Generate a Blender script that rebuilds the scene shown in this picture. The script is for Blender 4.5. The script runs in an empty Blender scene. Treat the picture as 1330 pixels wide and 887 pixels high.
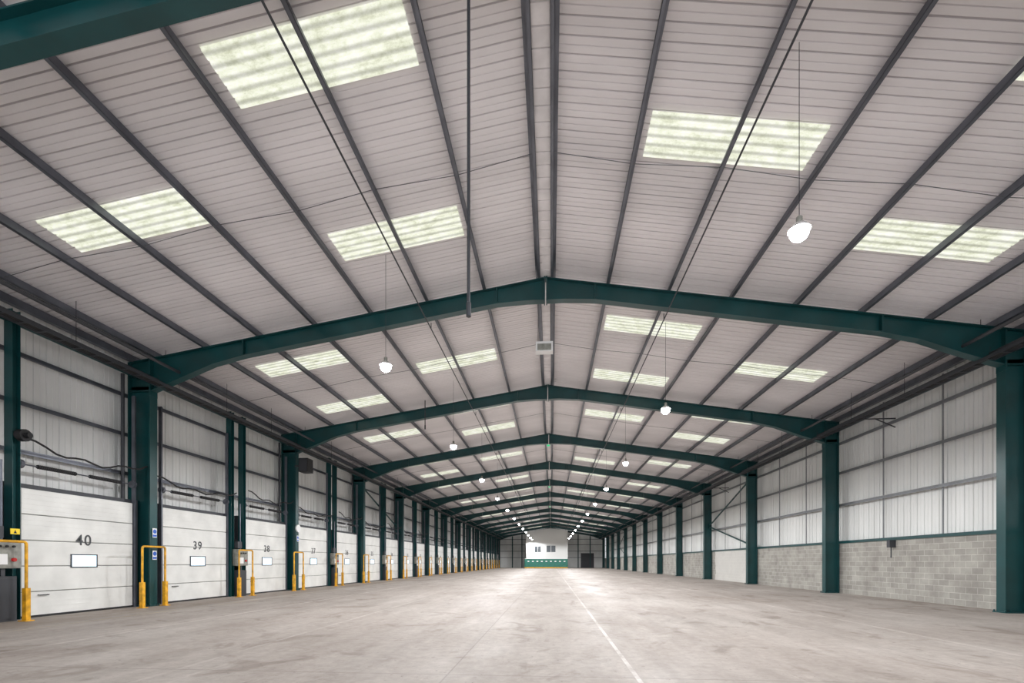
import bpy, math, random
from mathutils import Vector, Matrix
random.seed(4)
scene = bpy.context.scene
scene.view_settings.view_transform = 'Standard'
COL = scene.collection

# ------------------------------------------------------------------ constants
BAY = 7.8
F1 = 12.9
FR = [F1 + BAY*k for k in range(-2, 13)]      # portal frame positions
Y0, Y1 = FR[0]-4.0, FR[-1]                     # building extent
INNS = {-1:11.15, 1:11.25}
OUTS = {-1:11.8, 1:11.75}
OUT = 11.8
WALLX = 12.0
ZR, SL = 8.78, 0.158                           # rafter top at ridge, slope
def rt(x): return ZR - SL*abs(x)
def roof(x): return rt(x) + 0.22

# ------------------------------------------------------------------ mesh builder
class MB:
    def __init__(s): s.v=[]; s.f=[]
    def quadprism(s, a, b):
        n=len(s.v); s.v += [tuple(p) for p in a]+[tuple(p) for p in b]; k=len(a)
        s.f.append(tuple(n+i for i in range(k))[::-1]); s.f.append(tuple(n+k+i for i in range(k)))
        for i in range(k):
            j=(i+1)%k; s.f.append((n+i,n+j,n+k+j,n+k+i))
        return s
    def box(s,x0,x1,y0,y1,z0,z1):
        return s.quadprism([(x0,y0,z0),(x1,y0,z0),(x1,y1,z0),(x0,y1,z0)],[(x0,y0,z1),(x1,y0,z1),(x1,y1,z1),(x0,y1,z1)])
    def tube(s, path, r, seg=8, cap=True):
        P=[Vector(p) for p in path]; rings=[]
        up=None
        for i,p in enumerate(P):
            if i==0: d=P[1]-P[0]
            elif i==len(P)-1: d=P[-1]-P[-2]
            else: d=(P[i+1]-P[i]).normalized()+(P[i]-P[i-1]).normalized()
            d.normalize()
            if up is None:
                up=Vector((0,0,1)) if abs(d.z)<0.9 else Vector((1,0,0))
            a=d.cross(up)
            if a.length<1e-4: a=d.cross(Vector((0,1,0)))
            a.normalize(); b=a.cross(d).normalized(); up=b
            n=len(s.v); rr=r[i] if isinstance(r,(list,tuple)) else r
            for k in range(seg):
                t=2*math.pi*k/seg
                s.v.append(tuple(p+a*math.cos(t)*rr+b*math.sin(t)*rr))
            rings.append(n)
        for i in range(len(P)-1):
            for k in range(seg):
                j=(k+1)%seg
                s.f.append((rings[i]+k,rings[i]+j,rings[i+1]+j,rings[i+1]+k))
        if cap:
            s.f.append(tuple(rings[0]+k for k in range(seg))[::-1]); s.f.append(tuple(rings[-1]+k for k in range(seg)))
        return s
    def lathe(s, prof, seg=20, c=(0,0,0)):
        n=len(s.v)
        for (r,z) in prof:
            for k in range(seg):
                t=2*math.pi*k/seg; s.v.append((c[0]+r*math.cos(t),c[1]+r*math.sin(t),c[2]+z))
        for i in range(len(prof)-1):
            for k in range(seg):
                j=(k+1)%seg; s.f.append((n+i*seg+k,n+i*seg+j,n+(i+1)*seg+j,n+(i+1)*seg+k))
        return s
    def mesh(s,name,mat=None):
        m=bpy.data.meshes.new(name); m.from_pydata(s.v,[],s.f); m.update()
        if mat: m.materials.append(mat)
        return m
def add(name, mesh, parent=None, loc=(0,0,0), rot=(0,0,0), **kw):
    o=bpy.data.objects.new(name,mesh); COL.objects.link(o); o.location=loc; o.rotation_euler=rot
    if parent: o.parent=parent
    for k,v in kw.items(): o[k]=v
    return o
def thing(name, parts, loc, label, category, group=None, rot=(0,0,0)):
    e=bpy.data.objects.new(name,None); COL.objects.link(e); e.location=loc; e.rotation_euler=rot; e.empty_display_size=.3
    e["label"]=label; e["category"]=category
    if group: e["group"]=group
    for p in parts:
        o=add(p[0],p[1],e)
        if len(p)>2 and p[2]: o["label"]=p[2]
    return e
def single(name, mesh, label, category, group=None, loc=(0,0,0), **kw):
    o=add(name,mesh,None,loc); o["label"]=label; o["category"]=category
    if group: o["group"]=group
    for k,v in kw.items(): o[k]=v
    return o

# ------------------------------------------------------------------ materials
def mat(name, col, rough=.5, metal=0., emis=None, es=0., noise=0., nscale=3., bump=0., bscale=40., stretch=(1,1,1), spec=.5):
    m=bpy.data.materials.new(name); m.use_nodes=True; nt=m.node_tree; N=nt.nodes; L=nt.links
    b=N['Principled BSDF']; b.inputs['Roughness'].default_value=rough; b.inputs['Metallic'].default_value=metal
    b.inputs['Specular IOR Level'].default_value=spec
    b.inputs['Base Color'].default_value=(*col,1)
    tc=N.new('ShaderNodeTexCoord')
    if noise>0:
        mp=N.new('ShaderNodeMapping'); mp.inputs['Scale'].default_value=stretch
        geo=N.new('ShaderNodeNewGeometry'); L.new(geo.outputs['Position'],mp.inputs[0])
        n=N.new('ShaderNodeTexNoise'); n.inputs['Scale'].default_value=nscale; n.inputs['Detail'].default_value=6
        L.new(mp.outputs[0],n.inputs['Vector'])
        r=N.new('ShaderNodeValToRGB'); r.color_ramp.elements[0].position=.3; r.color_ramp.elements[1].position=.7
        r.color_ramp.elements[0].color=(*[c*(1-noise) for c in col],1); r.color_ramp.elements[1].color=(*[min(1,c*(1+noise*.5)) for c in col],1)
        L.new(n.outputs[0],r.inputs[0]); L.new(r.outputs[0],b.inputs['Base Color'])
    if bump>0:
        n2=N.new('ShaderNodeTexNoise'); n2.inputs['Scale'].default_value=bscale
        L.new(tc.outputs['Object'],n2.inputs['Vector'])
        bp=N.new('ShaderNodeBump'); bp.inputs['Strength'].default_value=bump; bp.inputs['Distance'].default_value=.01
        L.new(n2.outputs[0],bp.inputs['Height']); L.new(bp.outputs[0],b.inputs['Normal'])
    if emis:
        b.inputs['Emission Color'].default_value=(*emis,1); b.inputs['Emission Strength'].default_value=es
    return m
TEAL=mat('teal_paint',(.005,.055,.059),.3,noise=.25,nscale=1.5)
GALV=mat('dull_galvanised_steel',(.15,.16,.19),.35,.6,noise=.3,nscale=2)
RAILM=mat('rail_galvanised_steel',(.24,.25,.265),.4,.3,noise=.2,nscale=2)
DARK=mat('dark_steel',(.045,.048,.056),.5,.2)
BLACK=mat('black_rubber',(.012,.012,.014),.6)
ROD=mat('thin_rod_steel',(.14,.14,.15),.5,.2)
ROOFM=mat('roof_liner',(.83,.795,.81),.45,noise=.13,nscale=.5,stretch=(.5,1.6,1))
RIDGEM=mat('ridge_liner',(.78,.75,.76),.5,noise=.15,nscale=3)
CLAD=mat('white_wall_cladding',(.76,.77,.76),.5,noise=.09,nscale=.8,stretch=(1,1.5,.4))
CLADL=mat('grey_wall_cladding',(.78,.785,.78),.5,noise=.12,nscale=.8,stretch=(1,1.5,.4))
DOORM=mat('white_door_panel',(.76,.76,.735),.35,noise=.13,nscale=1.8)
YEL=mat('yellow_paint',(.76,.38,.012),.4,noise=.45,nscale=8)
WHITE=mat('white_plastic',(.8,.8,.8),.4)
GREYBOX=mat('grey_enclosure',(.28,.28,.25),.4,noise=.35,nscale=9)
BLUE=mat('blue_sign',(.01,.10,.5),.4)
YSIGN=mat('yellow_sign',(.9,.65,.02),.4)
NUM=mat('dark_grey_number',(.05,.055,.06),.5)
SEAM=mat('door_seam',(.25,.25,.25),.6)
GLOW=mat('door_window_glazing',(.6,.75,.9),.2,emis=(.72,.88,1),es=.95)
LAMP=mat('lamp_lens',(1,1,1),.3,emis=(1,.99,.97),es=60)
REFL=mat('aluminium_reflector',(.8,.8,.8),.25,.6)
RED=mat('red_plastic',(.6,.02,.02),.4)
GREENL=mat('green_lens',(.05,.6,.2),.3,emis=(.05,.7,.3),es=.6)
OFFW=mat('office_white_wall',(.66,.67,.66),.5)
GREENP=mat('green_painted_wall',(.02,.16,.12),.5,noise=.15)
WIN=mat('dark_glass',(.05,.06,.07),.1)

def floor_mat():
    m=bpy.data.materials.new('worn_concrete_floor'); m.use_nodes=True; nt=m.node_tree; N=nt.nodes; L=nt.links
    b=N['Principled BSDF']; geo=N.new('ShaderNodeNewGeometry'); pos=geo.outputs['Position']
    def noise(s,d=8,sc=(1,1,1),rg=.55,dist=0.,off=(0,0,0)):
        mp=N.new('ShaderNodeMapping'); mp.inputs['Scale'].default_value=sc; mp.inputs['Location'].default_value=off; L.new(pos,mp.inputs[0])
        n=N.new('ShaderNodeTexNoise'); n.inputs['Scale'].default_value=s; n.inputs['Detail'].default_value=d; n.inputs['Roughness'].default_value=rg
        n.inputs['Distortion'].default_value=dist
        L.new(mp.outputs[0],n.inputs['Vector']); return n.outputs[0]
    def ramp(f,stops):
        r=N.new('ShaderNodeValToRGB'); e=r.color_ramp.elements
        while len(e)<len(stops): e.new(.5)
        for i,(p,c) in enumerate(stops): e[i].position=p; e[i].color=(*c,1)
        L.new(f,r.inputs[0]); return r.outputs[0]
    def mix(t,f,a,bb):
        x=N.new('ShaderNodeMix'); x.data_type='RGBA'; x.blend_type=t
        if isinstance(f,float): x.inputs[0].default_value=f
        else: L.new(f,x.inputs[0])
        for k,s in ((6,a),(7,bb)):
            if isinstance(s,tuple): x.inputs[k].default_value=(*s,1)
            else: L.new(s,x.inputs[k])
        return x.outputs[2]
    def mth(op,a,bb=None):
        x=N.new('ShaderNodeMath'); x.operation=op
        for i,s in enumerate((a,bb)):
            if s is None: continue
            if isinstance(s,(int,float)): x.inputs[i].default_value=s
            else: L.new(s,x.inputs[i])
        return x.outputs[0]
    g=lambda v:(v,v,v)
    base=ramp(noise(.35,10,(1,.6,1),.65,.6),[(.32,(.365,.32,.29)),(.5,(.425,.38,.35)),(.68,(.49,.45,.42))])
    fine=ramp(noise(7,8,(1,1,1),.75),[(.3,g(.80)),(.7,g(1.09))])
    c=mix('MULTIPLY',1.,base,fine)
    streak=ramp(noise(1.3,7,(1.4,.22,1),.65),[(.35,(.87,.86,.85)),(.65,g(1.06))])
    c=mix('MULTIPLY',1.,c,streak)
    blot=ramp(noise(1.1,9,(1,.8,1),.6,1.2,(7,3,0)),[(.34,(.76,.74,.72)),(.44,g(1.)),(.60,g(1.)),(.72,g(1.12))])
    c=mix('MULTIPLY',1.,c,blot)
    specks=ramp(noise(14,4,(1,1,1),.6,0,(2,9,0)),[(.30,g(.6)),(.36,g(1.))])
    c=mix('MULTIPLY',1.,c,specks)
    scuff=ramp(noise(1.0,9,(6,.5,1),.7,.4,(1,5,0)),[(.60,g(1.)),(.70,g(1.13))])
    c=mix('MULTIPLY',1.,c,scuff)
    sep=N.new('ShaderNodeSeparateXYZ'); L.new(pos,sep.inputs[0]); X=sep.outputs[0]; Y=sep.outputs[1]
    worn=ramp(noise(3.0,9,(1,.5,1),.8),[(.40,g(.15)),(.56,g(1.))])
    wear2=ramp(noise(.35,3,(.2,1,1),.5,0,(4,1,0)),[(.42,g(.45)),(.55,g(1.))])
    wear=mth('MULTIPLY',worn,wear2)
    def line(x0,w):
        return mth('LESS_THAN',mth('ABSOLUTE',mth('SUBTRACT',X,x0)),w)
    wl=mth('MULTIPLY',line(1.08,.026),wear)
    c=mix('MIX',mth('MULTIPLY',wl,.65),c,(.74,.72,.69))
    for x0,ww,a in ((-7.4,.045,.6),(-4.2,.03,.3),(6.4,.04,.4)):
        c=mix('MIX',mth('MULTIPLY',mth('MULTIPLY',line(x0,ww),wear),a),c,(.72,.67,.63))
    wl3=mth('MULTIPLY',line(-9.6,.05),wear)
    c=mix('MIX',mth('MULTIPLY',wl3,.45),c,(.62,.5,.25))
    jy=mth('LESS_THAN',mth('ABSOLUTE',mth('SUBTRACT',mth('MODULO',mth('ADD',Y,100),7.8),3.9)),.012)
    jx=mth('LESS_THAN',mth('ABSOLUTE',mth('SUBTRACT',mth('MODULO',mth('ADD',X,100),6.0),3.0)),.009)
    c=mix('MIX',mth('MULTIPLY',mth('MAXIMUM',jx,jy),.4),c,(.18,.16,.15))
    dd=mth('MULTIPLY',mth('LESS_THAN',X,-9.9),noise(1.6,6))
    c=mix('MIX',mth('MULTIPLY',dd,.6),c,(.24,.19,.14))
    L.new(c,b.inputs['Base Color'])
    rr=ramp(noise(.8,8,(1,.4,1),.65),[(.3,g(.45)),(.7,g(.8))])
    L.new(rr,b.inputs['Roughness']); b.inputs['Specular IOR Level'].default_value=.13
    bp=N.new('ShaderNodeBump'); bp.inputs['Strength'].default_value=.2; bp.inputs['Distance'].default_value=.01
    L.new(noise(9,8),bp.inputs['Height']); L.new(bp.outputs[0],b.inputs['Normal'])
    return m
def block_mat():
    m=bpy.data.materials.new('concrete_blockwork'); m.use_nodes=True; nt=m.node_tree; N=nt.nodes; L=nt.links
    b=N['Principled BSDF']; b.inputs['Roughness'].default_value=.85
    geo=N.new('ShaderNodeNewGeometry'); sep=N.new('ShaderNodeSeparateXYZ'); L.new(geo.outputs['Position'],sep.inputs[0])
    cb=N.new('ShaderNodeCombineXYZ'); L.new(sep.outputs[1],cb.inputs[0]); L.new(sep.outputs[2],cb.inputs[1])
    br=N.new('ShaderNodeTexBrick'); L.new(cb.outputs[0],br.inputs['Vector'])
    br.inputs['Scale'].default_value=1; br.inputs['Brick Width'].default_value=.38; br.inputs['Row Height'].default_value=2/11
    br.inputs['Mortar Size'].default_value=.009; br.inputs['Mortar Smooth'].default_value=.3
    br.inputs['Color1'].default_value=(.31,.30,.28,1); br.inputs['Color2'].default_value=(.385,.375,.35,1); br.inputs['Mortar'].default_value=(.50,.485,.46,1)
    n=N.new('ShaderNodeTexNoise'); n.inputs['Scale'].default_value=1.1; n.inputs['Detail'].default_value=10; n.inputs['Roughness'].default_value=.65; L.new(geo.outputs['Position'],n.inputs['Vector'])
    r=N.new('ShaderNodeValToRGB'); r.color_ramp.elements[0].position=.35; r.color_ramp.elements[0].color=(.78,.76,.74,1)
    r.color_ramp.elements[1].position=.7; r.color_ramp.elements[1].color=(1.2,1.2,1.17,1); L.new(n.outputs[0],r.inputs[0])
    mx=N.new('ShaderNodeMix'); mx.data_type='RGBA'; mx.blend_type='MULTIPLY'; mx.inputs[0].default_value=1
    L.new(br.outputs[0],mx.inputs[6]); L.new(r.outputs[0],mx.inputs[7])
    def mth(op,a,bb):
        x=N.new('ShaderNodeMath'); x.operation=op
        for i,s in enumerate((a,bb)):
            if isinstance(s,(int,float)): x.inputs[i].default_value=s
            else: L.new(s,x.inputs[i])
        return x.outputs[0]
    jit=mth('MULTIPLY',n.outputs[0],2.0)
    yy=mth('ADD',sep.outputs[1],jit)
    msk=mth('MULTIPLY',mth('GREATER_THAN',yy,30.),mth('LESS_THAN',yy,36.5))
    m2=N.new('ShaderNodeMix'); m2.data_type='RGBA'; L.new(mth('MULTIPLY',msk,.7),m2.inputs[0]); L.new(mx.outputs[2],m2.inputs[6]); m2.inputs[7].default_value=(.68,.67,.64,1)
    L.new(m2.outputs[2],b.inputs['Base Color'])
    bp=N.new('ShaderNodeBump'); bp.inputs['Strength'].default_value=.5; bp.inputs['Distance'].default_value=.01; bp.invert=True
    L.new(br.outputs['Fac'],bp.inputs['Height']); L.new(bp.outputs[0],b.inputs['Normal'])
    return m
def sky_mat():
    m=bpy.data.materials.new('translucent_rooflight'); m.use_nodes=True; nt=m.node_tree; N=nt.nodes; L=nt.links
    b=N['Principled BSDF']; b.inputs['Roughness'].default_value=.5
    geo=N.new('ShaderNodeNewGeometry')
    mp=N.new('ShaderNodeMapping'); mp.inputs['Scale'].default_value=(1,1.5,1); L.new(geo.outputs['Position'],mp.inputs[0])
    n=N.new('ShaderNodeTexNoise'); n.inputs['Scale'].default_value=2.4; n.inputs['Detail'].default_value=12; n.inputs['Roughness'].default_value=.78
    L.new(mp.outputs[0],n.inputs['Vector'])
    r=N.new('ShaderNodeValToRGB'); e=r.color_ramp.elements; e.new(.5)
    e[0].position=.34; e[0].color=(.55,.57,.40,1); e[1].position=.49; e[1].color=(.84,.86,.70,1); e[2].position=.62; e[2].color=(1,1,.92,1)
    L.new(n.outputs[0],r.inputs[0])
    tc=N.new('ShaderNodeTexCoord'); sep=N.new('ShaderNodeSeparateXYZ'); L.new(tc.outputs['Object'],sep.inputs[0])
    a=N.new('ShaderNodeMath'); a.operation='MULTIPLY'; a.inputs[1].default_value=2*math.pi/.18; L.new(sep.outputs[1],a.inputs[0])
    cs=N.new('ShaderNodeMath'); cs.operation='COSINE'; L.new(a.outputs[0],cs.inputs[0])
    r2=N.new('ShaderNodeMapRange'); r2.inputs[1].default_value=-.1; r2.inputs[2].default_value=1; r2.inputs[3].default_value=1.02; r2.inputs[4].default_value=.60; L.new(cs.outputs[0],r2.inputs[0])  # rib shading painted as cosine stripes in the emission strength
    b.inputs['Base Color'].default_value=(.08,.08,.07,1)
    L.new(r.outputs[0],b.inputs['Emission Color']); L.new(r2.outputs[0],b.inputs['Emission Strength'])
    return m
FLOORM=floor_mat(); BLOCK=block_mat(); SKYM=sky_mat()

# ------------------------------------------------------------------ structure
def struct(name,mesh,label,cat,loc=(0,0,0)): 
    o=add(name,mesh,None,loc); o["kind"]="structure"; o["label"]=label; o["category"]=cat; return o
struct('floor',MB().box(-WALLX-.2,WALLX+.2,Y0,Y1+.3,-.3,0).mesh('floor',FLOORM),"worn pale concrete warehouse floor with faded painted lines","floor")
def rib_profile(a,b,pitch,rw,d,mid=0,k=.15):
    pts=[]; y=a
    while y<b-1e-6:
        e=min(y+pitch,b)
        pts+= [(y,0),(y+rw*k,d),(y+rw*(1-k),d),(y+rw,0)]
        if mid:
            m=y+rw+(pitch-rw)/2; pts+=[(m-.009,0),(m,mid),(m+.009,0)]
        y+=pitch
    pts.append((b,0)); return pts
def strip(mb, prof, f0, f1):
    n=len(mb.v)
    for (t,d) in prof:
        mb.v.append(f0(t,d)); mb.v.append(f1(t,d))
    for i in range(len(prof)-1):
        mb.f.append((n+2*i,n+2*i+1,n+2*i+3,n+2*i+2))
RP=rib_profile(Y0,Y1,.26,.028,.042,.02)
mb=MB()
for s in (-1,1):
    strip(mb,RP,lambda t,d,s=s:(s*.22,t,roof(.22)+d),lambda t,d,s=s:(s*12.15,t,roof(12.15)+d))
ceil=struct('ceiling',mb.mesh('ceiling',ROOFM),"ribbed pale metal roof liner sheets of the pitched roof","ceiling")
mb=MB()
for s in (-1,1):
    mb.quadprism([(0,Y0,roof(0)+.22),(s*12.3,Y0,roof(12.3)+.22),(s*12.3,Y0,roof(12.3)+.16),(0,Y0,roof(0)+.16)],
                 [(0,Y1,roof(0)+.22),(s*12.3,Y1,roof(12.3)+.22),(s*12.3,Y1,roof(12.3)+.16),(0,Y1,roof(0)+.16)])
struct('ceiling.001',mb.mesh('outer',GALV),"outer metal roof skin over the liner","ceiling")
mb=MB(); zz=rt(.2)+.05
strip(mb,rib_profile(Y0,Y1,.3,.03,.02),lambda t,d:(-.19,t,zz+d),lambda t,d:(.19,t,zz+d))
struct('trim_1',mb.mesh('ridge',RIDGEM),"pale segmented ridge liner strip along the roof apex","trim")
WP=rib_profile(Y0,Y1,.3,.045,.028,.012)
mb=MB(); strip(mb,WP,lambda t,d:(-WALLX-d,t,0),lambda t,d:(-WALLX-d,t,roof(12)+.1))
struct('wall_left',mb.mesh('wl',CLADL),"light grey ribbed metal cladding wall behind the dock doors","wall")
mb=MB(); strip(mb,WP,lambda t,d:(WALLX+d,t,1.9),lambda t,d:(WALLX+d,t,roof(12)+.1))
struct('wall_right',mb.mesh('wr',CLAD),"white ribbed metal cladding wall above blockwork","wall")
struct('wall_right.001',MB().box(OUT,WALLX+.2,Y0,Y1,0,2.0).mesh('bw',BLOCK),"grey concrete block dado wall below the cladding","wall")
mb=MB(); strip(mb,rib_profile(-12.1,12.1,.3,.06,.03,.008),lambda t,d:(t,Y1+.25+d,0),lambda t,d:(t,Y1+.25+d,roof(t)+.1))
struct('wall_far',mb.mesh('wf',CLADL),"grey ribbed metal gable wall","wall")

# ------------------------------------------------------------------ rooflights
wn=0
def rooflight(s,xa,xb,y):
    global wn; wn+=1
    mb=MB()
    prof=rib_profile(-.45,.45,.18,.05,.02,0,.3)
    strip(mb,prof,lambda t,d:(s*xa,t,roof(xa)-.03+d),lambda t,d:(s*xb,t,roof(xb)-.03+d))
    struct('window_%d'%wn,mb.mesh('rl',SKYM),"translucent ribbed rooflight sheet glowing with daylight, dirty edges","skylight",(0,y,0))
for i,c in enumerate(FR[:-1]):
    A=(i%2==1)      # FR[1]=5.1
    ia,ib,oa,ob=1.82,4.62,6.5,9.3
    if A: dbl=(c+1.55,c+5.33); sg=c+3.48
    else: dbl=(c+2.3,c+6.35); sg=c+4.3
    L_in,L_out=(dbl,(sg,)) if A else ((sg,),dbl)
    for j,y in enumerate(L_in): rooflight(-1,ia,ib,y); rooflight(1,6.42,9.25,y+(.15 if (A and j==0) else 0))
    for y in L_out: rooflight(-1,oa,ob,y); rooflight(1,ia,ib,y)

# ------------------------------------------------------------------ portal frames
def plate_line(mb,pts,w,t):
    for (a,b) in zip(pts[:-1],pts[1:]):
        a=Vector((a[0],0,a[1])); b=Vector((b[0],0,b[1])); d=(b-a).normalized(); n=Vector((-d.z,0,d.x))*t/2
        q=[a-n,b-n,b+n,a+n]
        mb.quadprism([(p.x,-w/2,p.z) for p in q],[(p.x,w/2,p.z) for p in q])
def web(mb,pts,t=.014):
    mb.quadprism([(p[0],-t/2,p[1]) for p in pts],[(p[0],t/2,p[1]) for p in pts])
def rafter_mesh(s):
    INN=INNS[s]; OUT=OUTS[s]
    mb=MB(); zt=lambda x: rt(x)-.01
    top=[(s*OUT,zt(OUT)),(0,zt(0))]
    bot=[(s*(INN),6.1),(s*10.3,zt(10.3)-.72),(s*9.3,zt(9.3)-.5),(s*8.4,zt(8.4)-.43),(s*1.3,zt(1.3)-.42),(s*.5,zt(.5)-.50),(s*.02,zt(0)-.58)]
    plate_line(mb,top,.22,.022); plate_line(mb,bot,.22,.022)
    for i in range(len(bot)-1):
        a,b=bot[i],bot[i+1]
        web(mb,[a,b,(b[0],zt(b[0])),(a[0],zt(a[0]))])
    web(mb,[(s*OUT,6.1),(s*INN,6.1),(s*INN,zt(INN)),(s*OUT,zt(OUT))])
    plate_line(mb,[(s*OUT,6.1),(s*INN,6.1)],.22,.03)
    for x,d in ((8.4,.43),(1.3,.42),(.03,.62)):
        plate_line(mb,[(s*x,zt(x)-d),(s*x,zt(x)+(.04 if x<1 else 0))],.24,.03)
    plate_line(mb,[(s*INN,5.95),(s*INN,zt(INN))],.26,.04)
    return mb.mesh('rafter',TEAL)
def column_mesh(s):
    INN=INNS[s]; OUT=OUTS[s]
    mb=MB()
    plate_line(mb,[(s*INN,0),(s*INN,6.15)],.25,.03); plate_line(mb,[(s*OUT,0),(s*OUT,rt(OUT))],.25,.03)
    web(mb,[(s*INN,0),(s*OUT,0),(s*OUT,6.25),(s*INN,6.25)])
    mb.box(min(s*(INN-.06),s*(OUT-.03)),max(s*(INN-.06),s*(OUT-.03)),-.18,.18,0,.03)
    for q in(-1,1):
        mb.lathe([(.02,.03),(.02,.07),(0,.07)],6,(s*(INN+.12),q*.1,0)); mb.lathe([(.02,.03),(.02,.07),(0,.07)],6,(s*(INN-.04),q*.155,0))
    return mb.mesh('column',TEAL)
RM={s:rafter_mesh(s) for s in(-1,1)}; CM={s:column_mesh(s) for s in(-1,1)}
for i,y in enumerate(FR):
    thing('portal_frame',[('column',CM[-1]),('column',CM[1]),('rafter',RM[-1]),('rafter',RM[1])],(0,y+(.2 if i==1 else 0),0),
          "teal painted steel portal frame with haunched rafters","steel frame","teal portal frames")

# ------------------------------------------------------------------ purlins
PX=[.2,1.65,3.22,4.8,6.4,8.0,9.6,11.05]
def purlin_mesh(s,x):
    mb=MB(); z0=rt(x); h=.19; t=.006; w=.065
    xa=s*x; b=xa+s*w
    mb.box(min(xa-t,xa),max(xa-t,xa)+0.004,Y0,Y1,z0,z0+h)
    mb.box(min(xa,xa-s*w),max(xa,xa-s*w),Y0,Y1,z0,z0+t)
    mb.box(min(xa,b),max(xa,b),Y0,Y1,z0+h-t-.01,z0+h-.01)
    mb.box(min(xa-s*w,xa-s*w+s*t),max(xa-s*w,xa-s*w+s*t),Y0,Y1,z0,z0+.025)
    return mb.mesh('purlin',GALV)
for s in(-1,1):
    for x in PX:
        single('purlin',purlin_mesh(s,x),"galvanised steel Z purlin running the length of the roof","purlin","roof purlins")
    single('eaves_beam',MB().box(s*11.72-.06,s*11.72+.06,Y0,Y1,rt(11.72)+.0,rt(11.72)+.17).mesh('eb',GALV),"steel eaves beam where wall meets roof","beam","eaves beams")
    single('eaves_tie',MB().tube([(s*11.55,Y0,6.5),(s*11.55,Y1,6.5)],.06,10).mesh('et',TEAL),"teal steel tie tube between column heads","beam","eaves ties")
    for z in ((3.55,4.85,6.05) if s>0 else (3.75,4.85,5.95)):
        x0,x1=sorted((s*11.81,s*11.98))
        mb=MB().box(x0,x1,Y0,Y1,z,z+.012).box(min(s*11.81,s*11.82),max(s*11.81,s*11.82),Y0,Y1,z-.05,z+.05)
        single('sheeting_rail',mb.mesh('rail',RAILM if s>0 else GALV),"galvanised horizontal sheeting rail fixed to wall cladding","rail","wall sheeting rails")
single('sill_trim',MB().box(11.76,11.98,Y0,Y1,2.0,2.10).mesh('sill',TEAL),"teal flashing trim on top of the block wall","trim")
for z in (2.2,3.6,5.0,6.2):
    single('sheeting_rail',MB().box(-11.7,11.7,Y1+.14,Y1+.2,z,z+.1).mesh('r',GALV),"galvanised horizontal sheeting rail on the gable wall","rail","gable rails")
for x in (-8.4,-6.3,6.0,8.6):
    single('gable_post',MB().box(x-.1,x+.1,Y1-.12,Y1-.1,0,rt(x)-.5).box(x-.1,x+.1,Y1+.1,Y1+.12,0,rt(x)-.5).box(x-.01,x+.01,Y1-.1,Y1+.1,0,rt(x)-.5).mesh('gp',TEAL),"teal steel gable post","post","gable posts")
for i,c in enumerate(FR[:-1]):
    for s in(-1,1):
        mb=MB(); ya=c+3.9
        pts=[(s*x,ya+(.05 if j%2 else -.05),rt(x)+.06) for j,x in enumerate(PX)]
        mb.tube(pts,.007,5)
        single('sag_rod',mb.mesh('sag',ROD),"thin steel anti-sag rod linking the purlins","rod","sag rods")
for i,c in enumerate(FR[:-1]):
    for f in (2.6,5.2):
        single('sag_bar',MB().box(11.84,11.87,c+f-.02,c+f+.02,2.1,6.9).mesh('sb',RAILM),"thin vertical steel bar tying the wall rails","rod","wall sag bars")
def brace(pts,label):
    mb=MB(); mb.tube(pts,.05,8)
    for p in (pts[0],pts[-1]): mb.box(p[0]-.01,p[0]+.01,p[1]-.15,p[1]+.15,p[2]-.15,p[2]+.15)
    single('bracing',mb.mesh('br',TEAL),label,"brace","diagonal bracing")
for y in (28.5,75.3):
    brace([(11.6,y+.2,6.1),(11.6,y+BAY-.2,3.9)],"teal tubular diagonal wall brace between columns")
    brace([(11.6,y+BAY-.2,3.8),(11.6,y+.2,2.2)],"teal tubular diagonal wall brace between columns")
    brace([(-11.66,y+.2,6.2),(-11.66,y+BAY-.2,4.0)],"teal tubular diagonal wall brace above the dock doors")

# ------------------------------------------------------------------ pipes, conduits, trays
def pipe(name,x,z,r,m,label,cat,grp=None,ya=Y0,yb=Y1-.2):
    mb=MB().tube([(x,ya,z),(x,yb,z)],r,8)
    for y in FR[1:-1]:
        mb.tube([(x,y,z),(x,y,z+.16)],.012,5)
    return single(name,mb.mesh('p',m),label,cat,grp)
pipe('conduit',-3.1,7.58,.016,DARK,"thin steel cable conduit suspended below the rafters","conduit","lighting conduits")
pipe('conduit',3.08,7.58,.016,DARK,"thin steel cable conduit suspended below the rafters","conduit","lighting conduits")
def tray(s,x,z):
    a=MB()
    for q in(-.13,.13): a.box(x+q-.01,x+q+.01,Y0,Y1-.3,z,z+.07)
    y=Y0+.2
    while y<Y1-.5:
        a.box(x-.12,x+.12,y,y+.035,z,z+.015); y+=.4
    parts=[('tray',a.mesh('t',DARK))]
    for q in (-.06,.0,.05):
        parts.append(('cable',MB().tube([(x+q,Y0,z+.035),(x+q,Y1-.3,z+.035)],.018,6).mesh('c',BLACK),"long black cable"))
    return thing('cable_tray',parts,(0,0,0),"long dark ladder cable tray below the eaves","cable tray","eaves cable trays")
tray(-1,-10.75,6.18); tray(1,10.85,6.2)
for s in(-1,1):
    pipe('pipe',s*10.35,6.62,.045,DARK,"dark steel pipe hung beneath the roof near the eaves","pipe","eaves pipes")
    pipe('pipe',s*10.98,6.42,.03,DARK,"dark steel pipe hung beneath the roof near the eaves","pipe","eaves pipes")
for y in [5.1+2.6*k for k in range(1,20)]:
    for s in(-1,1):
        single('hanger_rod',MB().tube([(s*10.77,y,6.2),(s*10.77,y,roof(10.77)-.03)],.007,5).mesh('h',DARK),"thin vertical threaded hanger rod","rod","tray hanger rods")
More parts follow.
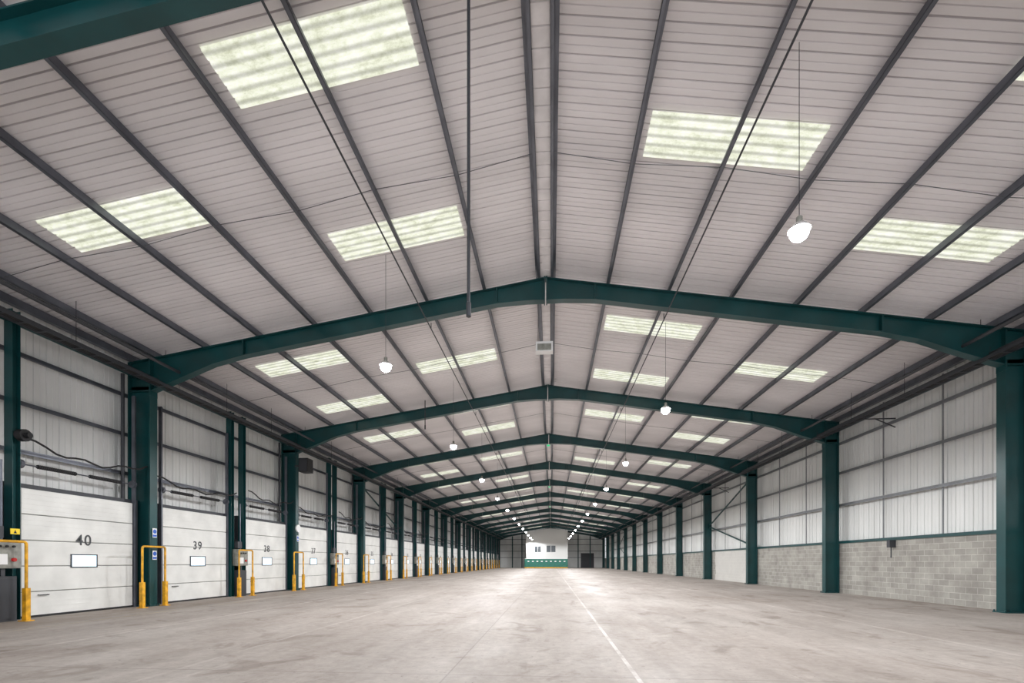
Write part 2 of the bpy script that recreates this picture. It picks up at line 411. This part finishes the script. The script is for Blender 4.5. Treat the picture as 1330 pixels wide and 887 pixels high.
def pole(x,y,zb,label):
    mb=MB().tube([(x,y,zb+.12),(x,y,roof(x)-.05)],.02,8)
    end=MB().lathe([(0,0),(.03,0),(.03,.16),(.02,.18)],10,(x,y,zb))
    thing('suspended_pole',[('pole',mb.mesh('p',DARK)),('socket',end.mesh('e',DARK))],(0,0,0),label,"hanging pole")
pole(-.84,5.75,4.2,"long thin grey conduit pole hanging from the roof")
pole(-5.2,20.2,6.9,"short grey conduit pole hanging from the roof")

# ------------------------------------------------------------------ high bay lights
def sc(p,f=.8): return [(r*f,z*f) for r,z in p]
hs=MB().lathe(sc([(0,.26),(.03,.26),(.05,.24),(.05,.14),(.04,.12)]),16).mesh('housing',GREYBOX)
rf=MB().lathe(sc([(.04,.14),(.09,.125),(.15,.07),(.175,.02),(.18,.015),(.155,.06),(.09,.11)]),24).mesh('reflector',REFL)
ln=MB().lathe(sc([(0,-.17),(.06,-.158),(.115,-.12),(.15,-.06),(.155,.0),(.12,.07),(.05,.11),(0,.115)]),20).mesh('lens',LAMP)
for me in (hs,rf,ln):
    for p in me.polygons: p.use_smooth=True
def highbay(x,y,z=5.8):
    wire=MB().tube([(0,0,.19),(0,0,roof(x)-z-.04)],.005,5).mesh('wire',DARK)
    e=thing('pendant_light',[('housing',hs),('reflector',rf),('lens',ln,"glowing white lens"),('wire',wire)],(x,y,z),
        "round metal high bay light hanging on a wire, brightly switched on","light","high bay lights")
    l=bpy.data.lights.new('bulb','SPOT'); l.energy=920; l.shadow_soft_size=.14; l.color=(.985,.99,1)
    l.spot_size=math.radians(174); l.spot_blend=.3
    o=bpy.data.objects.new('bulb',l); COL.objects.link(o); o.parent=e; o.location=(0,0,-.3)
k=0
while 6.95+BAY*k<Y1-8:
    highbay(3.55,6.95+BAY*k); 
    if 10.95+BAY*k<Y1-8: highbay(-3.68,10.95+BAY*k)
    k+=1

# ------------------------------------------------------------------ dock doors
DX=-11.5; DW=2.85; DH=2.9
def textmesh(t,size,m):
    c=bpy.data.curves.new('t','FONT'); c.body=t; c.size=size; c.align_x='CENTER'; c.extrude=.003; c.offset=.002; c.space_character=1.15
    o=bpy.data.objects.new('t',c); COL.objects.link(o); bpy.context.view_layer.update()
    me=bpy.data.meshes.new_from_object(o.evaluated_get(bpy.context.evaluated_depsgraph_get()))
    bpy.data.objects.remove(o); me.materials.clear(); me.materials.append(m)
    me.transform(Matrix(((0,0,1,0),(1,0,0,0),(0,1,0,0),(0,0,0,1)))); return me
panel=MB(); ns=5; sh=DH/ns
for i in range(ns):
    z0=i*sh+.008; z1=(i+1)*sh-.008
    panel.quadprism([(-.05,.0,z0),(-.05,DW,z0),(-.05,DW,z1),(-.05,0,z1)],[(-.012,0,z0),(-.012,DW,z0),(-.012,DW,z1),(-.012,0,z1)])
    panel.quadprism([(-.012,0,z0),(-.012,DW,z0),(-.012,DW,z1),(-.012,0,z1)],[(0,0.01,z0+.012),(0,DW-.01,z0+.012),(0,DW-.01,z1-.012),(0,.01,z1-.012)])
    for j in range(1,5):
        zz=z0+(z1-z0)*j/5; panel.box(0,.006,.02,DW-.02,zz-.006,zz+.006)
PANEL=panel.mesh('panel',DOORM)
BACK=MB().box(-.07,-.045,0,DW,0,DH).mesh('seal',SEAM)
wy0,wy1,wz0,wz1=1.12,1.76,1.14,1.42
WG=MB().box(.004,.012,wy0,wy1,wz0,wz1).mesh('glazing',GLOW)
wf=MB(); fw=.025
for b in ((wy0-fw,wy0,wz0-fw,wz1+fw),(wy1,wy1+fw,wz0-fw,wz1+fw),(wy0,wy1,wz0-fw,wz0),(wy0,wy1,wz1,wz1+fw)): wf.box(0.003,.022,*b)
WF=wf.mesh('window_frame',DARK)
tr=lambda y: MB().box(-.06,.02,y-.035,y+.035,0,5.9).box(.02,.05,y-.05,y-.035,0,5.9).mesh('track',GALV)
T0,T1=tr(-.06),tr(DW+.06)
jm=MB().box(-.28,-.08,-.25,-.02,0,DH+.1).box(-.28,-.08,DW+.02,DW+.25,0,DH+.1).box(-.28,-.08,-.25,DW+.25,DH,DH+.1).mesh('door_frame',DARK)
SHAFT=MB().tube([(-.02,-.15,3.42),(-.02,DW+.15,3.42)],.016,8).mesh('shaft',GALV)
def spring(a,b):
    pts=[];r=[];n=40
    for i in range(n+1):
        pts.append((-.02,a+(b-a)*i/n,3.42)); r.append(.05 if i%2 else .04)
    return MB().tube(pts,r,10).mesh('spring',BLACK)
SPR=[spring(.35,1.25),spring(1.6,2.5)]
DRUM=[MB().tube([(-.02,y-.04,3.42),(-.02,y+.04,3.42)],.1,14).mesh('drum',GALV) for y in(-.02,DW+.02)]
HD=MB().tube([(0,.35,.5),(.05,.35,.5),(.05,.55,.5),(0,.55,.5)],.012,6).mesh('handle',BLACK)
BT=MB().box(-.05,.006,0,DW,-.0,.05).mesh('bottom_seal',BLACK)
num=40
def door(y):
    global num
    parts=[('panel',PANEL),('backing_seal',BACK),('window',WG,"small bright rectangular vision panel"),('window_frame',WF,"black window surround"),
        ('track',T0),('track',T1),('door_frame',jm),('torsion_shaft',SHAFT),('torsion_spring',SPR[0]),('torsion_spring',SPR[1]),
        ('cable_drum',DRUM[0]),('cable_drum',DRUM[1]),('handle',HD),('bottom_seal',BT)]
    e=thing('dock_door',parts,(DX,y,0),"white sectional dock door numbered %d in dark digits"%num,"door","numbered dock doors")
    o=add('door_number',textmesh(str(num),.38,NUM),e,(.008,DW/2,1.67)); o["label"]="dark grey digits reading %d"%num
    num-=1
ds=[9.75]
for c in FR[2:-1]: ds+= [c+.75,c+4.65]
for y in ds: door(y)

post=MB(); post.box(-.1,.1,-.08,-.07,0,6.7).box(-.1,.1,.07,.08,0,6.7).box(-.01,.01,-.07,.07,0,6.7)
POST=post.mesh('post',TEAL)
def hoop(w,h):
    r=.06; pts=[(0,0,0),(0,0,h-r)]
    for i in range(1,6):
        a=math.pi/2*i/5; pts.append((0,r-r*math.cos(a),h-r+r*math.sin(a)))
    pts.append((0,w-r,h))
    for i in range(1,6):
        a=math.pi/2*i/5; pts.append((0,w-r+r*math.sin(a),h-r+r*math.cos(a)))
    pts.append((0,w,0)); return MB().tube(pts,.028,10).mesh('hoop',YEL)
HOOP=hoop(.78,1.68)
SLV=[MB().box(-.048,.048,y-.048,y+.048,.02,.70).box(-.09,.09,y-.09,y+.09,0,.02).mesh('sleeve',YEL) for y in(0,.78)]
def guard(y,x=-10.95):
    thing('safety_barrier',[('hoop',HOOP),('post_sleeve',SLV[0],"square yellow base sleeve"),('post_sleeve',SLV[1],"square yellow base sleeve")],(x,y-.39,0),
      "yellow tubular hoop barrier protecting the gap between dock doors","barrier","yellow hoop barriers")
cb_body=MB().box(-.2,0,-.29,.29,1.12,1.72).box(-.0,.015,-.27,.27,1.14,1.70).mesh('b',GREYBOX)
cb_low=MB().box(-.18,-.01,-.22,.22,.0,.95).box(-.01,.005,-.20,.20,.05,.9).mesh('lc',DARK)
cb_leg=MB().box(-.14,-.06,-.04,.04,.95,1.12).mesh('s',DARK)
cb_btn=[MB().tube([(.01,a,1.58),(.05,a,1.58)],.025,10).mesh('n',BLACK) for a in(-.13,0,.13)]
cb_red=MB().tube([(.01,.13,1.3),(.06,.13,1.3)],.04,12).mesh('r',RED)
cb_con=MB().tube([(-.1,0,1.72),(-.1,0,3.4)],.02,6).mesh('c',GALV)
cb_pl=MB().box(.014,.02,-.22,.02,1.2,1.42).mesh('p',WHITE)
cb_sw=MB().box(-.16,-.02,-.26,-.02,1.76,2.0).mesh('sw',DARK)
def ctrl(y):
    thing('control_box',[('enclosure',cb_body),('lower_cabinet',cb_low,"dark lower cabinet"),('neck',cb_leg),('isolator',cb_sw,"dark switch box")]+[('button',b) for b in cb_btn]+[('emergency_stop',cb_red,"red stop button"),
        ('conduit',cb_con),('plate',cb_pl)],(-11.22,y,0),"grey electrical dock control box above a dark cabinet","control box","dock control boxes")
single('gap_panel',MB().box(-11.86,-11.81,Y0,Y1-.1,0,2.95).mesh('gp',DARK),"dark lining panel behind and between the dock doors","panel")
for i,c in enumerate(FR[1:-1]):
    for d in ((3.78,4.46)):
        single('door_post',POST,"slim teal steel post rising beside a dock door","post","door posts",loc=(-11.5+(.02),c+d,0))
    ctrl(c+4.12); guard(c+3.9,-10.95)
    if i>0: guard(c-.2,-10.95)

def sign(y,z,x=-11.11):
    pl=MB().box(0,.006,-.075,.075,-.13,.13).mesh('plate',WHITE)
    d=MB().tube([(.004,0,.04),(.012,0,.04)],.06,20).mesh('disc',BLUE)
    t=MB().box(.006,.01,-.065,.065,-.11,-.05).mesh('band',BLUE)
    thing('safety_sign',[('plate',pl),('disc',d,"blue round mandatory symbol"),('band',t)],(x,y,z),"small white safety sign with blue disc on a teal column","sign","column safety signs")
sign(12.9,2.08); sign(12.9,1.45); sign(20.7,2.3)
ws=MB().box(0,.01,-.09,.09,-.06,.06).mesh('ws',YSIGN); wt=MB().quadprism([(.01,-.03,-.04),(.01,.03,-.04),(.01,0,.03)],[(.014,-.03,-.04),(.014,.03,-.04),(.014,0,.03)]).mesh('wt',BLACK)
thing('warning_sign',[('plate',ws),('symbol',wt,"black warning triangle")],(-11.18,9.36,1.90),"yellow warning notice above the control box","sign")
single('round_dial',MB().tube([(-11.12,20.7,2.75),(-11.06,20.7,2.75)],.17,24).mesh('rd',WHITE),"round white dial mounted on a teal column","dial")
sk=MB().box(-.2,.2,-.25,.25,-.3,.3).mesh('cabinet',BLACK); br=MB().box(-.5,-.2,-.03,.03,-.03,.03).mesh('bracket',DARK)
gr=MB().box(-.17,.17,-.27,-.25,-.27,.27).mesh('grille',DARK)
thing('loudspeaker',[('cabinet',sk),('bracket',br),('grille',gr)],(-10.65,20.55,5.5),"black loudspeaker box bracketed to a teal column","loudspeaker")
def cable(ya,yb,z,sag,x=-11.25,n=14,r=.022):
    pts=[]
    for i in range(n+1):
        t=i/n; pts.append((x,ya+(yb-ya)*t,z-sag*4*t*(1-t)+.05*math.sin(t*19)))
    single('hanging_cable',MB().tube(pts,r,6).mesh('cb',BLACK),"black flexible cable festooned above the dock doors","cable","festooned cables")
for i,c in enumerate(FR[1:7]):
    cable(c+4.5,c+7.7,3.95,.25); cable(c+.2,c+3.8,3.75,.22)
rl=MB().tube([(-11.35,9.6,4.0),(-11.2,9.6,4.0)],.13,16).tube([(-11.4,9.6,4.0),(-11.1,9.6,4.0)],.06,10)
single('cable_reel',rl.mesh('rl',BLACK),"black cable reel mounted on a teal post","cable reel")
for c in FR[2:-1]:
    single('drop_pipe',MB().tube([(-11.9,c-.35,0.02),(-11.75,c-.35,3.0),(-11.75,c-.35,6.5)],.045,8).mesh('dp',DARK),"dark vertical pipe beside a column","pipe","wall drop pipes")
for y in (17.5,33.0):
    single('pipe_bracket',MB().tube([(11.85,y,6.15),(10.9,y,6.15),(10.9,y,6.4)],.025,6).tube([(11.85,y,5.85),(11.2,y,6.15)],.02,6).mesh('pb',DARK),"dark steel bracket arm projecting from the wall near the eaves","bracket","wall brackets")
single('junction_box',MB().box(11.6,11.8,17.4,17.55,1.75,2.0).tube([(11.7,17.48,1.75),(11.7,17.48,1.4)],.02,6).mesh('jb',DARK),"small dark junction box on the block wall","junction box")
bx=MB().box(-.25,.25,-.12,.12,-.16,.12).mesh('body',WHITE); bf=MB().box(-.2,.2,-.135,-.12,-.13,.05).mesh('grille',GREYBOX)
bh=[MB().tube([(q,0,.12),(q,0,1.25)],.008,5).mesh('hanger',DARK) for q in(-.18,.18)]
thing('ceiling_unit',[('body',bx),('grille',bf),('hanger',bh[0]),('hanger',bh[1])],(-.05,14.1,7.5),"white boxy unit hanging below the roof ridge","ceiling unit")
for y in FR[4:9:2]:
    e=MB().box(-.1,.1,-.05,.05,-.06,.06).mesh('body',WHITE); g=MB().box(-.08,.08,-.06,-.05,-.045,.045).mesh('lens',GREENL)
    thing('emergency_light',[('body',e),('lens',g,"green lit lens")],(-.02,y-.18,8.05),"small white emergency light with green lens at frame apex","emergency light","apex emergency lights")

# ------------------------------------------------------------------ office block at the far end
oy=99.0; xa,xb=-5.0,3.5
m=MB(); pts=[(xa,1.95),(xb,1.95),(xb,rt(xb)-.5),(0,rt(0)-.62),(xa,rt(xa)-.5)]
m.quadprism([(p[0],oy,p[1]) for p in pts],[(p[0],Y1-.2,p[1]) for p in pts])
lw=MB().box(xa-.3,xb,oy-.05,Y1-.2,0,1.9)
band=MB().box(xa-.35,xb+.02,oy-.1,oy-.06,.02,.22)
sh=MB().box(xa-.3,xb+.02,oy-.12,oy,1.9,1.98)
w1=MB().box(-3.2,-2.0,oy-.03,oy-.01,3.3,4.5); w2=MB().box(-.8,1.0,oy-.03,oy-.01,3.3,4.6)
parts=[('upper_wall',m.mesh('u',OFFW)),('lower_wall',lw.mesh('l',GREENP),"dark green painted lower wall"),('kick_band',band.mesh('k',YEL),"yellow painted kick band"),
  ('shelf_band',sh.mesh('s',WHITE)),('window',w1.mesh('w',WIN)),('window',w2.mesh('w',WIN)),
  ('mullion',MB().box(.05,.12,oy-.04,oy-.03,3.3,4.6).mesh('m',WHITE)),('mullion',MB().box(-2.65,-2.58,oy-.04,oy-.03,3.3,4.5).mesh('m',WHITE))]
for i in range(9): parts.append(('vent',MB().box(xa+.3+i*.92,xa+.65+i*.92,oy-.09,oy-.06,1.3,1.5).mesh('v',WHITE)))
thing('office_block',parts,(0,0,0),"white two-storey internal office with green lower wall","office")
single('roller_door',MB().box(6.6,9.4,Y1+.05,Y1+.13,0,3.2).mesh('rd',DARK),"dark roller shutter door in the gable wall","door")

# ------------------------------------------------------------------ world + camera
w=bpy.data.worlds.new('World'); scene.world=w; w.use_nodes=True
w.node_tree.nodes['Background'].inputs[0].default_value=(.95,.97,1,1); w.node_tree.nodes['Background'].inputs[1].default_value=3.1
cam=bpy.data.cameras.new('Camera'); co=bpy.data.objects.new('Camera',cam); COL.objects.link(co)
cam.sensor_width=36; cam.lens=17.0; cam.shift_y=286.5/1330; cam.clip_end=400; cam.clip_start=.05
co.location=(.15,0,1.25); co.rotation_euler=(math.radians(90),0,math.atan(51/628))
scene.camera=co
